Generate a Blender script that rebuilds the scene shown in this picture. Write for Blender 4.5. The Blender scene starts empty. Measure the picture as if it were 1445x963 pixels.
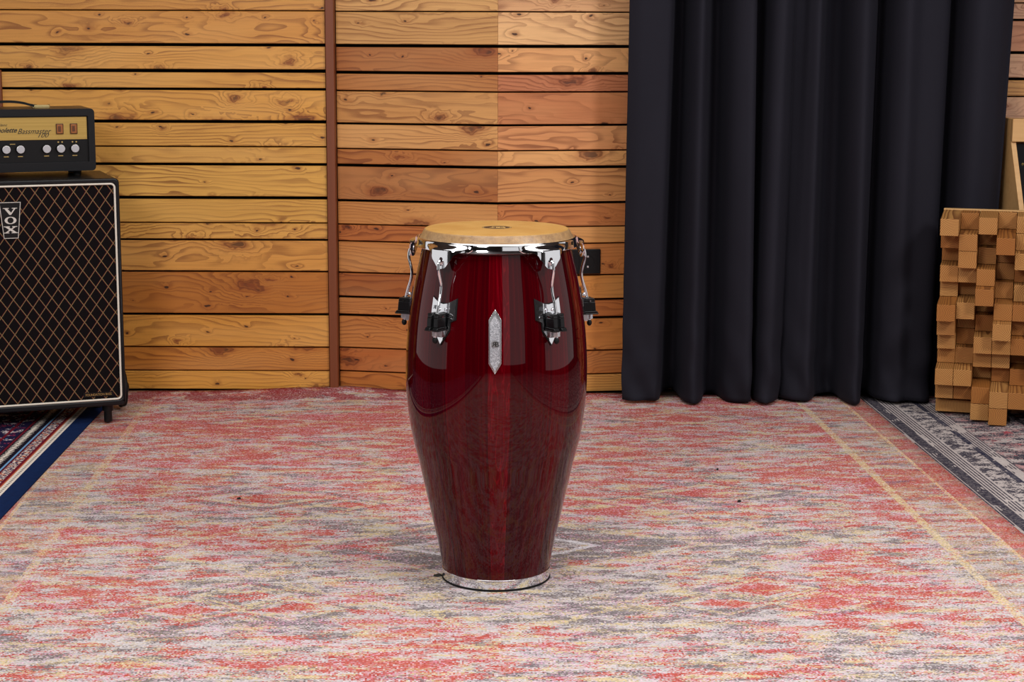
import bpy, bmesh, math, random
from mathutils import Vector, Matrix
random.seed(7)
SC = bpy.context.scene
COL = SC.collection
PI = math.pi
R = math.radians

def lin(c):
    return tuple((v/255/12.92 if v/255 <= .04045 else ((v/255+.055)/1.055)**2.4) for v in c) + (1.0,)

# ------------------------------------------------------------------ node expressions
class X:
    """a socket in a node tree with arithmetic"""
    def __init__(s, nt, sock): s.nt, s.s = nt, sock
    def m(s, op, *a, clamp=False):
        n = s.nt.nodes.new('ShaderNodeMath'); n.operation = op; n.use_clamp = clamp
        for i, v in enumerate((s,)+a):
            if isinstance(v, X): s.nt.links.new(v.s, n.inputs[i])
            else: n.inputs[i].default_value = v
        return X(s.nt, n.outputs[0])
    def __add__(s, o): return s.m('ADD', o)
    __radd__ = __add__
    def __sub__(s, o): return s.m('SUBTRACT', o)
    def __rsub__(s, o): return s.m('MULTIPLY', -1.0).m('ADD', o)
    def __mul__(s, o): return s.m('MULTIPLY', o)
    __rmul__ = __mul__
    def __truediv__(s, o): return s.m('DIVIDE', o)
    def abs(s): return s.m('ABSOLUTE')
    def fract(s): return s.m('FRACT')
    def floor(s): return s.m('FLOOR')
    def gt(s, v): return s.m('GREATER_THAN', v)
    def lt(s, v): return s.m('LESS_THAN', v)
    def max(s, v): return s.m('MAXIMUM', v)
    def min(s, v): return s.m('MINIMUM', v)
    def sm(s, a, b):
        n = s.nt.nodes.new('ShaderNodeMapRange'); n.interpolation_type = 'SMOOTHSTEP'
        s.nt.links.new(s.s, n.inputs['Value'])
        if a <= b: n.inputs['From Min'].default_value, n.inputs['From Max'].default_value = a, b
        else:
            n.inputs['From Min'].default_value, n.inputs['From Max'].default_value = b, a
            n.inputs['To Min'].default_value, n.inputs['To Max'].default_value = 1, 0
        return X(s.nt, n.outputs['Result'])
    def band(s, lo, hi): return s.gt(lo) * s.lt(hi)

class Mat:
    def __init__(s, name):
        s.mat = bpy.data.materials.new(name); s.mat.use_nodes = True
        s.nt = s.mat.node_tree
        s.p = next(n for n in s.nt.nodes if n.type == 'BSDF_PRINCIPLED')
    def set(s, **k):
        for a, v in k.items():
            i = s.p.inputs[a.replace('_', ' ')]
            if isinstance(v, X): s.nt.links.new(v.s, i)
            elif isinstance(v, bpy.types.NodeSocket): s.nt.links.new(v, i)
            else: i.default_value = v
        return s
    def coord(s, kind='Object'):
        n = s.nt.nodes.new('ShaderNodeTexCoord'); return n.outputs[kind]
    def attr(s, name, out='Vector'):
        n = s.nt.nodes.new('ShaderNodeAttribute'); n.attribute_name = name; return n.outputs[out]
    def sep(s, vec):
        n = s.nt.nodes.new('ShaderNodeSeparateXYZ'); s.nt.links.new(vec, n.inputs[0])
        return [X(s.nt, o) for o in n.outputs]
    def vec(s, x, y, z=0.0):
        n = s.nt.nodes.new('ShaderNodeCombineXYZ')
        for i, v in enumerate((x, y, z)):
            if isinstance(v, X): s.nt.links.new(v.s, n.inputs[i])
            else: n.inputs[i].default_value = v
        return n.outputs[0]
    def noise(s, vec, scale=1.0, detail=3, rough=.5, dist=0.0):
        n = s.nt.nodes.new('ShaderNodeTexNoise'); s.nt.links.new(vec, n.inputs['Vector'])
        n.inputs['Scale'].default_value = scale; n.inputs['Detail'].default_value = detail
        n.inputs['Roughness'].default_value = rough; n.inputs['Distortion'].default_value = dist
        return X(s.nt, n.outputs[0])
    def white(s, vec):
        n = s.nt.nodes.new('ShaderNodeTexWhiteNoise'); n.noise_dimensions = '3D'
        s.nt.links.new(vec, n.inputs['Vector']); return X(s.nt, n.outputs['Value'])
    def voro(s, vec, scale=1.0, rnd=1.0, dim='3D'):
        n = s.nt.nodes.new('ShaderNodeTexVoronoi'); n.voronoi_dimensions = dim; s.nt.links.new(vec, n.inputs['Vector'])
        n.inputs['Scale'].default_value = scale; n.inputs['Randomness'].default_value = rnd
        sp = s.nt.nodes.new('ShaderNodeSeparateColor'); s.nt.links.new(n.outputs['Color'], sp.inputs[0])
        return X(s.nt, n.outputs['Distance']), X(s.nt, sp.outputs[0]), X(s.nt, sp.outputs[1])
    def rand(s):
        n = s.nt.nodes.new('ShaderNodeObjectInfo'); return X(s.nt, n.outputs['Random'])
    def mix(s, f, a, b, mode='MIX'):
        n = s.nt.nodes.new('ShaderNodeMix'); n.data_type = 'RGBA'; n.blend_type = mode
        for i, v in ((0, f), (6, a), (7, b)):
            if isinstance(v, X): s.nt.links.new(v.s, n.inputs[i])
            elif isinstance(v, bpy.types.NodeSocket): s.nt.links.new(v, n.inputs[i])
            else: n.inputs[i].default_value = v
        return n.outputs[2]
    def bump(s, h, strength=.3, dist=.002):
        n = s.nt.nodes.new('ShaderNodeBump'); s.nt.links.new(h.s, n.inputs['Height'])
        n.inputs['Strength'].default_value = strength; n.inputs['Distance'].default_value = dist
        s.nt.links.new(n.outputs[0], s.p.inputs['Normal']); return s

def simple(name, rgb, rough=.5, metal=0.0, coat=0.0, spec=.5):
    m = Mat(name); n = m.noise(m.coord(), 40, 3)
    c = lin(rgb); c2 = tuple(v*.82 for v in c[:3])+(1,)
    m.set(Base_Color=m.mix(n, c2, c), Roughness=rough, Metallic=metal, Coat_Weight=coat)
    m.p.inputs['Specular IOR Level'].default_value = spec
    return m.mat

# ------------------------------------------------------------------ mesh builder
class MB:
    def __init__(s): s.b = bmesh.new()
    def box(s, x0, x1, y0, y1, z0, z1):
        v = [s.b.verts.new((x, y, z)) for z in (z0, z1) for y in (y0, y1) for x in (x0, x1)]
        for f in ((0, 2, 3, 1), (4, 5, 7, 6), (0, 1, 5, 4), (2, 6, 7, 3), (0, 4, 6, 2), (1, 3, 7, 5)):
            s.b.faces.new([v[i] for i in f])
        return v
    def hull8(s, pts):
        v = [s.b.verts.new(p) for p in pts]
        for f in ((0, 2, 3, 1), (4, 5, 7, 6), (0, 1, 5, 4), (2, 6, 7, 3), (0, 4, 6, 2), (1, 3, 7, 5)):
            s.b.faces.new([v[i] for i in f])
    def lathe(s, prof, seg=96, closed=False, mat=None):
        rings = []
        for r, z in prof:
            if r < 1e-6: rings.append([s.b.verts.new((0, 0, z))])
            else: rings.append([s.b.verts.new((r*math.sin(2*PI*i/seg), -r*math.cos(2*PI*i/seg), z)) for i in range(seg)])
        pairs = list(zip(rings, rings[1:])) + ([(rings[-1], rings[0])] if closed else [])
        for a, b in pairs:
            for i in range(seg):
                j = (i+1) % seg
                if len(a) == 1: s.b.faces.new((a[0], b[j], b[i]))
                elif len(b) == 1: s.b.faces.new((a[i], a[j], b[0]))
                else: s.b.faces.new((a[i], a[j], b[j], b[i]))
        return s
    def cyl(s, p, q, r0, r1=None, seg=20):
        r1 = r0 if r1 is None else r1
        p, q = Vector(p), Vector(q); d = (q-p).normalized()
        u = d.orthogonal().normalized(); w = d.cross(u)
        A = [s.b.verts.new(p+u*r0*math.cos(2*PI*i/seg)+w*r0*math.sin(2*PI*i/seg)) for i in range(seg)]
        B = [s.b.verts.new(q+u*r1*math.cos(2*PI*i/seg)+w*r1*math.sin(2*PI*i/seg)) for i in range(seg)]
        for i in range(seg):
            j = (i+1) % seg; s.b.faces.new((A[i], A[j], B[j], B[i]))
        s.b.faces.new(A[::-1]); s.b.faces.new(B)
        return s
    def tube(s, pts, r, seg=10):
        pts = [Vector(p) for p in pts]; prev = None; rings = []
        for i, p in enumerate(pts):
            d = (pts[min(i+1, len(pts)-1)]-pts[max(i-1, 0)]).normalized()
            u = d.orthogonal() if prev is None else prev-d*prev.dot(d)
            u.normalize(); prev = u; w = d.cross(u)
            rings.append([s.b.verts.new(p+u*r*math.cos(2*PI*k/seg)+w*r*math.sin(2*PI*k/seg)) for k in range(seg)])
        for a, b in zip(rings, rings[1:]):
            for k in range(seg): s.b.faces.new((a[k], a[(k+1) % seg], b[(k+1) % seg], b[k]))
        s.b.faces.new(rings[0][::-1]); s.b.faces.new(rings[-1])
        return s
    def ball(s, c, r, sz=1.0):
        bmesh.ops.create_uvsphere(s.b, u_segments=16, v_segments=10, radius=r, matrix=Matrix.Translation(c) @ Matrix.Diagonal((1, 1, sz, 1)))
        return s
    def flat(s, outer, holes=(), h0=0.0, h1=.002, step=0, fn=None):
        """polygon with holes in (a, z), thickened from h0 to h1, each vertex mapped by fn(a, z, h)"""
        b = bmesh.new(); ed = []
        for loop in [outer]+list(holes):
            v = [b.verts.new((p[0], p[1], 0)) for p in loop]
            ed += [b.edges.new((v[i], v[(i+1) % len(v)])) for i in range(len(v))]
        bmesh.ops.triangle_fill(b, use_beauty=True, use_dissolve=False, edges=ed)
        if step:
            xs = [p[0] for p in outer]; zs = [p[1] for p in outer]
            for ax, lo, hi in ((0, min(xs), max(xs)), (1, min(zs), max(zs))):
                k = math.ceil(lo/step)*step
                while k < hi:
                    co = [0, 0, 0]; no = [0, 0, 0]; co[ax] = k; no[ax] = 1
                    bmesh.ops.bisect_plane(b, geom=b.verts[:]+b.edges[:]+b.faces[:], plane_co=co, plane_no=no); k += step
        s._thick(b, h0, h1, fn)
        return s
    def _thick(s, b, h0, h1, fn):
        b.normal_update()
        for f in b.faces:
            if f.normal.z < 0: f.normal_flip()
        lo = {v: s.b.verts.new(fn(v.co.x, v.co.y, h0)) for v in b.verts}
        hi = {v: s.b.verts.new(fn(v.co.x, v.co.y, h1)) for v in b.verts}
        for f in b.faces:
            s.b.faces.new([hi[v] for v in f.verts]); s.b.faces.new([lo[v] for v in reversed(f.verts)])
        for e in b.edges:
            if len(e.link_faces) == 1:
                v0, v1 = e.verts
                f = e.link_faces[0]; vs = list(f.verts); i = vs.index(v0)
                if vs[(i+1) % len(vs)] != v1: v0, v1 = v1, v0
                s.b.faces.new((lo[v0], lo[v1], hi[v1], hi[v0]))
        b.free()
    def text(s, body, size, x, z, h0, h1, fn, shear=0.0, align='LEFT', sx=1.0, mirror=False, off=0.0):
        cu = bpy.data.curves.new('t', 'FONT'); cu.body = body; cu.size = size; cu.shear = shear; cu.align_x = align; cu.offset = off
        cu.resolution_u = 4
        o = bpy.data.objects.new('t', cu); COL.objects.link(o)
        dg = bpy.context.evaluated_depsgraph_get(); dg.update()
        me = bpy.data.meshes.new_from_object(o.evaluated_get(dg))
        b = bmesh.new(); b.from_mesh(me)
        bmesh.ops.remove_doubles(b, verts=b.verts[:], dist=1e-6)
        for v in b.verts: v.co = Vector(((-v.co.x if mirror else v.co.x)*sx+x, v.co.y+z, 0))
        bpy.data.objects.remove(o); bpy.data.curves.remove(cu); bpy.data.meshes.remove(me)
        s._thick(b, h0, h1, fn)
        return s
    def xf(s, M):
        bmesh.ops.transform(s.b, matrix=M, verts=s.b.verts[:]); return s
    def make(s, name, mat, parent=None, smooth=False, bevel=0, seg=2, sub=0, normals=True, auto=None):
        if normals: bmesh.ops.recalc_face_normals(s.b, faces=s.b.faces[:])
        me = bpy.data.meshes.new(name); s.b.to_mesh(me); s.b.free()
        if mat: me.materials.append(mat)
        if smooth or auto:
            for p in me.polygons: p.use_smooth = True
        if auto: me.set_sharp_from_angle(angle=R(auto))
        o = bpy.data.objects.new(name, me); COL.objects.link(o)
        if parent: o.parent = parent
        if bevel:
            md = o.modifiers.new('Bevel', 'BEVEL'); md.width = bevel; md.segments = seg; md.limit_method = 'ANGLE'; md.angle_limit = R(40)
            for p in me.polygons: p.use_smooth = True
            md.harden_normals = True
        if sub:
            md = o.modifiers.new('Sub', 'SUBSURF'); md.levels = md.render_levels = sub
        return o

def tag(o, label=None, cat=None, group=None, kind=None):
    for k, v in (('label', label), ('category', cat), ('group', group), ('kind', kind)):
        if v: o[k] = v
    return o
def empty(name, loc, rz, label, cat, group=None):
    o = bpy.data.objects.new(name, None); COL.objects.link(o); o.empty_display_size = .05
    o.location = loc; o.rotation_euler = (0, 0, rz); return tag(o, label, cat, group)
def struct(o): o['kind'] = 'structure'; return o
def catmull(pts, n):
    out = []; k = len(pts)
    for i in range(k-1):
        p0, p1, p2, p3 = pts[max(i-1, 0)], pts[i], pts[i+1], pts[min(i+2, k-1)]
        for j in range(n):
            t = j/n
            out.append(tuple(.5*(2*b+(c-a)*t+(2*a-5*b+4*c-d)*t*t+(3*b-a-3*c+d)*t**3) for a, b, c, d in zip(p0, p1, p2, p3)))
    out.append(tuple(pts[-1])); return out
def flatfn(y0=0.0):          # (a, z, h) on a plane facing -y
    return lambda a, z, h: (a, y0-h, z)
def rrect(x0, x1, z0, z1, r, n=5):
    out = []
    for cx, cz, a0 in ((x1-r, z1-r, 0), (x0+r, z1-r, 90), (x0+r, z0+r, 180), (x1-r, z0+r, 270)):
        for i in range(n+1):
            a = R(a0+90*i/n); out.append((cx+r*math.cos(a), cz+r*math.sin(a)))
    return out
def circle(cx, cz, rx, rz=None, n=24):
    rz = rz or rx
    return [(cx+rx*math.cos(2*PI*i/n), cz+rz*math.sin(2*PI*i/n)) for i in range(n)]

# ------------------------------------------------------------------ materials
M_chrome = Mat('chrome').set(Base_Color=(.86, .87, .9, 1), Metallic=1.0, Roughness=.06).mat
M_steel = Mat('brushed_steel').set(Base_Color=(.72, .73, .76, 1), Metallic=1.0, Roughness=.28).mat
M_black = simple('black_plastic', (12, 12, 14), .32, spec=.3)
M_rubber = simple('black_rubber', (9, 9, 10), .6, spec=.25)
M_gold = simple('gold_lettering', (205, 175, 110), .35, .8)
M_cream = simple('cream_piping', (225, 215, 200), .5)
M_ink = simple('black_ink', (22, 18, 14), .6)
M_white = simple('silver_letter', (215, 208, 200), .35, .3)

def wood_board_mat():
    m = Mat('larch_boards')
    uv = m.attr('board_uv'); u, v, _ = m.sep(uv)
    sd = m.attr('board_seed', 'Fac'); sd = X(m.nt, sd)
    base = m.attr('board_colour', 'Color')
    # knots: scattered points stretched along the board, in two sizes
    jit = (m.noise(m.vec(u*22.0, v*30.0, sd*9.0), 1.0, 2)-.5)
    jit2 = (m.noise(m.vec(u*24.0, v*34.0, sd*3.0+5.0), 1.0, 2)-.5)
    many = m.white(m.vec(sd*41.0, sd*23.0, 1.0))            # how knotty this plank is
    d, r1, r2 = m.voro(m.vec(u*3.6+sd*37.0+jit*.22, v*8.5+sd*11.0+jit2*.35, 0.0), 1.0, 1.0, '2D')
    on = (r1+many*.35).gt(.54)
    size = r2*r2*.085+.030
    core = (d/size).sm(1.05, .60)*on
    rim = ((d/size)-1.15).abs().sm(.30, .05)*on
    halo = (d/(size*2.8)).sm(1.0, .3)*on
    bend = (d/(size*6.0)).sm(1.0, 0.0)*on
    e, q1, q2 = m.voro(m.vec(u*7.5+sd*17.0+jit2*.3, v*15.0+sd*29.0+jit*.3, 0.0), 1.0, 1.0, '2D')
    on2 = (q1+many*.30).gt(.76)
    size2 = q2*.045+.028
    core2 = (e/size2).sm(1.05, .55)*on2; halo2 = (e/(size2*3.2)).sm(1.0, .2)*on2
    low = m.noise(m.vec(u*1.5+sd*13.0, v*7.0, sd*7.0), 1.0, 3, .5)
    med = m.noise(m.vec(u*6.0+sd*5.0, v*26.0, sd*17.0), 1.0, 2, .5)
    kf = m.white(m.vec(sd*91.0, sd*17.0, 3.0))
    ph = v*(kf*75.0+18.0) + low*(kf*-7.0+15.0) + med*.7 + bend*3.2 + (e/(size2*6.0)).sm(1.0, 0.0)*on2*1.2
    ring = ph.fract()
    line = ring.sm(.45, .93)*ring.sm(1.0, .965)
    soft = ring
    fine = m.noise(m.vec(u*7.0+sd*3.0, v*420.0, sd*29.0), 1.0, 3, .6)
    fib = m.noise(m.vec(u*2.0+sd*3.0, v*70.0+low*6.0, sd*21.0), 1.0, 3, .6)
    big = m.noise(m.vec(u*1.6, v*6.0, sd*31.0), 1.0, 2)
    vary = m.noise(m.vec(u*2.3+sd*19.0, v*9.0, sd*3.0), 1.0, 2).sm(.30, .62)
    base = m.mix(.35, base, m.mix(1.0, base, lin((250, 226, 196)), 'MULTIPLY'))
    dark = m.mix(.70, base, lin((104, 42, 12)))
    c = m.mix(line*(vary*.72+.22)+soft*.10, base, dark)
    c = m.mix((fib-.35).m('MULTIPLY', .8, clamp=True), c, m.mix(.5, base, lin((126, 58, 22))))
    c = m.mix((fine-.5).m('MULTIPLY', 1.2, clamp=True), c, lin((112, 60, 26)))
    c = m.mix((big-.45).m('MULTIPLY', 1.0, clamp=True), c, m.mix(.55, base, lin((248, 206, 140))))
    c = m.mix(halo*.50, c, lin((138, 66, 24))); c = m.mix(halo2*.40, c, lin((140, 70, 26)))
    c = m.mix(rim*.6, c, lin((96, 40, 14)))
    c = m.mix(core*.72, c, m.mix(jit.sm(-.1, .15), lin((46, 20, 10)), lin((120, 56, 22)))); c = m.mix(core2*.92, c, lin((50, 22, 10)))
    # nail heads near the ends are small dark dots
    m.set(Base_Color=c, Roughness=.52)
    m.p.inputs['Specular IOR Level'].default_value = .35
    m.bump(line*-.5+fine*.6-core*.5, .25, .001)
    return m.mat
M_boards = wood_board_mat()

def endgrain_mat():
    m = Mat('pine_block')
    x, y, z = m.sep(m.coord()); r = m.rand()
    ox = (m.white(m.vec(r*77.0, 1.0, 2.0))-.5)*.13; oz = (m.white(m.vec(r*55.0, 4.0, 7.0))-.5)*.13
    a = x-ox; b = z-oz
    n = m.noise(m.vec(x*14.0, y*3.0, z*14.0), 1.0, 2)
    dist = (a*a+b*b).m('SQRT')
    ph = dist*215.0+n*2.6
    fr = ph.fract()
    ring = fr.sm(.25, .95)*fr.sm(1.0, .96)
    pal = m.mix(r, lin((158, 98, 42)), lin((206, 156, 92)))
    pal = m.mix(m.white(m.vec(r*31.0, 9.0, 2.0))*.5, pal, lin((172, 108, 42)))
    fine = m.noise(m.vec(x*260.0, y*9.0, z*260.0), 1.0, 2)
    c = m.mix(ring*.85, pal, lin((92, 46, 18)))
    c = m.mix(fine*.3, c, lin((140, 90, 45)))
    big = m.noise(m.vec(x*25.0+r*9.0, y*8.0, z*25.0), 1.0, 3)
    c = m.mix((big-.5).m('MULTIPLY', 1.0, clamp=True), c, lin((150, 92, 40)))
    m.set(Base_Color=c, Roughness=.6); m.p.inputs['Specular IOR Level'].default_value = .3
    m.bump(ring, .15, .001)
    return m.mat
M_block = endgrain_mat()

def plain_wood(name, c1, c2, sc=(60, 5, 60)):
    m = Mat(name); x, y, z = m.sep(m.coord())
    n = m.noise(m.vec(x*sc[0], y*sc[1], z*sc[2]), 1.0, 4, .6)
    n2 = m.noise(m.vec(x*sc[0]*.2, y*sc[1]*.2, z*sc[2]*.2), 1.0, 2)
    m.set(Base_Color=m.mix(n*.7+n2*.4-.1, lin(c1), lin(c2)), Roughness=.55); return m.mat
M_trim = plain_wood('reddish_post_wood', (128, 62, 22), (92, 42, 13), (90, 90, 2.5))
M_rackwood = plain_wood('light_birch', (214, 172, 116), (176, 126, 70), (4, 60, 60))
M_backing = simple('black_batten_paint', (9, 8, 9), .9)
M_dim = simple('dark_grey_acoustic_paint', (52, 50, 50), .9)
M_ceil = simple('grey_ceiling_paint', (84, 82, 82), .9)
M_floor = simple('dark_floor_boards', (52, 42, 36), .5)

def rug_red():
    m = Mat('distressed_red_rug')
    x, y, z = m.sep(m.coord())
    # woven cells: wide weft stitches
    cu, cv = (x/.0036).floor(), (y/.0027).floor()
    w1 = m.white(m.vec(cu, cv, 1.0)); w2 = m.white(m.vec(cu, cv, 2.0)); w3 = m.white(m.vec(cu, cv, 3.0))
    st = m.white(m.vec((x/.022+w1*.6).floor(), cv, 8.0))
    dz = (w1-.5)*.16+(st-.5)*.10
    def streak(sx, sy, o, det=5, ro=.66): return m.noise(m.vec(x*sx+o, y*sy+o*.7, o), 1.0, det, ro)
    ax = x.abs()
    # the large faded zones
    zone = streak(2.2, 3.0, 4.0, 3, .5)
    rad = (x*x*.9+(y-.05)*(y-.05)).m('SQRT')
    nr = streak(8.5, 24.0, 11.0)+(zone-.5)*.55+dz+rad.sm(.15, .9)*.10-.095+y.sm(-.2, 1.3)*.045
    ng = streak(9.5, 25.0, 23.0)+dz-(zone-.5)*.30-rad.sm(.3, 1.4)*.04
    nc = streak(9.0, 27.0, 37.0)+(w2-.5)*.16+(st-.5)*.08
    nb = streak(9.0, 26.0, 51.0)+(w3-.5)*.10
    npk = streak(5.0, 10.0, 71.0, 2)+(w3-.5)*.75
    pale = m.mix(streak(5, 16, 91.0), lin((182, 172, 171)), lin((219, 211, 213)))
    red = m.mix(streak(6, 14, 61.0), lin((178, 42, 42)), lin((204, 92, 70)))
    grey = m.mix(w2*.7, lin((122, 110, 110)), lin((92, 86, 94)))
    cream = lin((214, 193, 146)); navy = lin((58, 52, 92)); pink = lin((220, 140, 186))
    # geometric motifs, mirrored about the centre line
    def dia(cx, cy, a, b, src=ax): return ((src-cx)/a).abs()+((y-cy)/b).abs()
    wob = (streak(12, 12, 5.0, 2)-.5)*.22
    out = None; ing = None; inr = None
    def mx(p, q): return q if p is None else p.max(q)
    for cx, cy, a, b in ((.655, -.215, .105, .07), (.445, -.215, .105, .07), (.55, -.12, .11, .075), (.57, .70, .17, .09), (.62, 1.60, .17, .07), (.36, .62, .08, .05)):
        d = dia(cx, cy, a, b)+wob
        out = mx(out, (d-1.0).abs().lt(.10)); inr = mx(inr, d.lt(.62)); ing = mx(ing, d.band(1.1, 1.45))
    d = dia(0.0, .23, .23, .13)+wob; big = (d-1.0).abs().lt(.07); ing = mx(ing, d.band(1.1, 1.9))
    d2 = dia(0.0, .23, .48, .27)+wob; out = mx(out, (d2-1.0).abs().lt(.035)); ing = mx(ing, d2.band(.66, .92))
    d3 = dia(0.0, .23, .80, .62)+wob; out = mx(out, (d3-1.0).abs().lt(.018))
    d4 = dia(0.0, 1.5, .30, .15)+wob; out = mx(out, (d4-1.0).abs().lt(.05)); ing = mx(ing, d4.lt(.6))
    fade = streak(7, 14, 81.0)+(w2-.5)*.5
    c = pale
    c = m.mix(nc.sm(.525, .545), c, cream)
    c = m.mix((ng+ing*.10).sm(.505, .535)*.92, c, grey)
    c = m.mix((nr+inr*.12).sm(.520, .552)*.92, c, red)
    c = m.mix(nc.sm(.62, .645)*.85, c, cream)
    c = m.mix(out*fade.sm(.42, .56), c, cream)
    c = m.mix(big*fade.sm(.36, .5), c, lin((226, 222, 228)))
    c = m.mix(nb.sm(.70, .73)*.85, c, navy)
    c = m.mix(npk.sm(.77, .81)*.5, c, pink)
    # border stripes
    e1 = (ax-1.035).abs().lt(.011)*(fade-x.lt(0.0)*.18).sm(.30, .46)
    e2 = (ax-1.176).abs().lt(.005)*fade.sm(.40, .5)
    bz = ax.gt(1.046)
    bn = streak(8, 15, 45.0)+(w1-.5)*.25
    c = m.mix(bz*bn.sm(.52, .56)*.55, c, m.mix(w2, lin((150, 118, 96)), cream))
    c = m.mix(bz*nb.sm(.56, .6)*.55, c, navy)
    c = m.mix(ax.gt(1.181)*bn.sm(.56, .48)*.75, c, lin((188, 62, 52)))
    c = m.mix(e1*.85, c, lin((222, 198, 146)))
    c = m.mix(e2, c, lin((228, 190, 140)))
    c = m.mix(y.gt(1.93)*streak(9, 9, 15.0).sm(.47, .52)*.85, c, lin((150, 26, 40)))
    c = m.mix((w1-.5).abs()*.36, c, m.mix(w3.sm(.3, .7), lin((84, 70, 76)), lin((244, 238, 240))))
    c = m.mix(w2.gt(.82)*.34, c, lin((92, 78, 84))); c = m.mix(w3.gt(.88)*.28, c, lin((240, 234, 236)))
    m.set(Base_Color=c, Roughness=.95); m.p.inputs['Specular IOR Level'].default_value = .1
    m.bump(w1+st*.5, .5, .0012)
    return m.mat

def rug_blue():
    m = Mat('navy_persian_rug')
    x, y, z = m.sep(m.coord())      # x = 0 at the right edge, negative inwards
    d = x*-1.16
    w = m.white(m.vec((x/.004).floor(), (y/.004).floor(), 1.0))
    def nz(s, o): return m.noise(m.vec(x*s, y*s, o), 1.0, 3, .6)
    navy = m.mix(nz(60, 2.0), lin((14, 26, 60)), lin((20, 46, 92)))
    red = lin((112, 22, 40)); white = lin((228, 216, 204)); ink = lin((24, 18, 34)); orange = lin((186, 96, 62)); sky = lin((120, 160, 200))
    c = navy
    c = m.mix(d.gt(.060), c, white)
    dots = (y/.016).fract().lt(.42)*(d-.071).abs().lt(.0035)
    c = m.mix(dots, c, ink)
    c = m.mix(d.gt(.083), c, orange); c = m.mix(d.gt(.088), c, red)
    f = nz(120, 5.0)
    mot = m.mix(f.gt(.52), lin((58, 34, 74)), white); mot = m.mix(nz(70, 9.0).gt(.57), mot, orange)
    c = m.mix(d.band(.098, .128), c, mot)
    c = m.mix(d.gt(.132), c, ink); c = m.mix(d.band(.135, .142), c, sky); c = m.mix(d.gt(.146), c, ink)
    zz = m.noise(m.vec(x*130.0, y*90.0, 61.0), 1.0, 2)
    tooth = ((y/.018).fract()-.5).abs()*.030
    c = m.mix(((d-.170).abs()-tooth).lt(.001)*zz.gt(.40), c, white)
    c = m.mix(d.band(.188, .196), c, red)
    fl = nz(26, 12.0)+(w-.5)*.15; fl2 = nz(34, 31.0)+(w-.5)*.12
    fld = m.mix(fl.gt(.60), lin((30, 26, 62)), lin((216, 200, 200)))
    fld = m.mix(fl2.gt(.60), fld, lin((132, 44, 74))); fld = m.mix(nz(20, 44.0).gt(.66), fld, sky)
    c = m.mix(d.gt(.200), c, fld); c = m.mix(d.band(.235, .245), c, red)
    m.set(Base_Color=c, Roughness=.95); m.p.inputs['Specular IOR Level'].default_value = .1
    m.bump(w, .5, .0012)
    return m.mat

def rug_grey():
    m = Mat('charcoal_distressed_rug')
    x, y, z = m.sep(m.coord())      # x = 0 at the left edge
    d = x
    cv = (y/.004).floor(); w = m.white(m.vec((x/.004).floor(), cv, 1.0)); w2 = m.white(m.vec((x/.009).floor(), cv, 4.0))
    def nz(sx, sy, o): return m.noise(m.vec(x*sx, y*sy, o), 1.0, 4, .6)
    dark = m.mix(nz(20, 30, 3.0), lin((40, 38, 52)), lin((66, 62, 78))); pale = m.mix(nz(9, 14, 2.0), lin((176, 164, 162)), lin((206, 196, 192)))
    n = nz(14, 30, 7.0)+(w-.5)*.3; n2 = nz(8, 14, 17.0)+(w2-.5)*.18; n3 = nz(9, 26, 27.0)+(w-.5)*.2
    c = m.mix(n2.gt(.5), pale, m.mix(w, lin((168, 120, 122)), lin((196, 150, 150))))
    c = m.mix(n3.gt(.51), c, dark); c = m.mix(nz(7, 12, 37.0).gt(.63), c, lin((176, 52, 70)))
    edge = d.lt(.20)
    c = m.mix(edge, c, pale)
    ln = nz(7, 4, 57.0); lines = (d/.0095).fract().lt(.5)
    c = m.mix(edge*lines*d.lt(.085)*ln.gt(.42), c, dark); c = m.mix(lines*d.band(.155, .21)*ln.gt(.45), c, dark)
    c = m.mix(d.band(.008, .040)*nz(12, 9, 67.0).gt(.40), c, dark)
    c = m.mix(d.band(.088, .15)*(nz(24, 30, 47.0)+(w-.5)*.2).gt(.50), c, dark)
    c = m.mix(d.band(.150, .168)*nz(12, 9, 77.0).gt(.43), c, lin((34, 36, 62)))
    st = (y/.045).fract().lt(.55)*d.band(.412, .436)
    c = m.mix(d.band(.395, .452), c, dark); c = m.mix(st, c, pale)
    c = m.mix((w-.5).abs()*.55, c, m.mix(w2, lin((40, 34, 38)), lin((226, 214, 210))))
    m.set(Base_Color=c, Roughness=.95); m.p.inputs['Specular IOR Level'].default_value = .1
    m.bump(w, .5, .0012)
    return m.mat

# ------------------------------------------------------------------ room shell
b = MB(); b.box(-3.3, 3.3, -5.6, 2.25, -.1, 0); struct(b.make('floor', M_floor))
b = MB(); b.box(-3.3, 3.3, -5.6, 2.25, 2.8, 2.9); struct(b.make('ceiling', M_ceil))
b = MB(); b.box(-3.4, -3.3, -5.6, 2.25, 0, 2.8); struct(b.make('wall_left', M_dim))
b = MB(); b.box(3.3, 3.4, -5.6, 2.25, 0, 2.8); struct(b.make('wall_right', M_dim))
b = MB(); b.box(-3.3, 3.3, -5.7, -5.6, 0, 2.8); struct(b.make('wall_front', M_dim))
b = MB(); b.box(-3.3, 3.3, 2.15, 2.25, 0, 2.8); struct(b.make('wall_back', M_backing))

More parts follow.
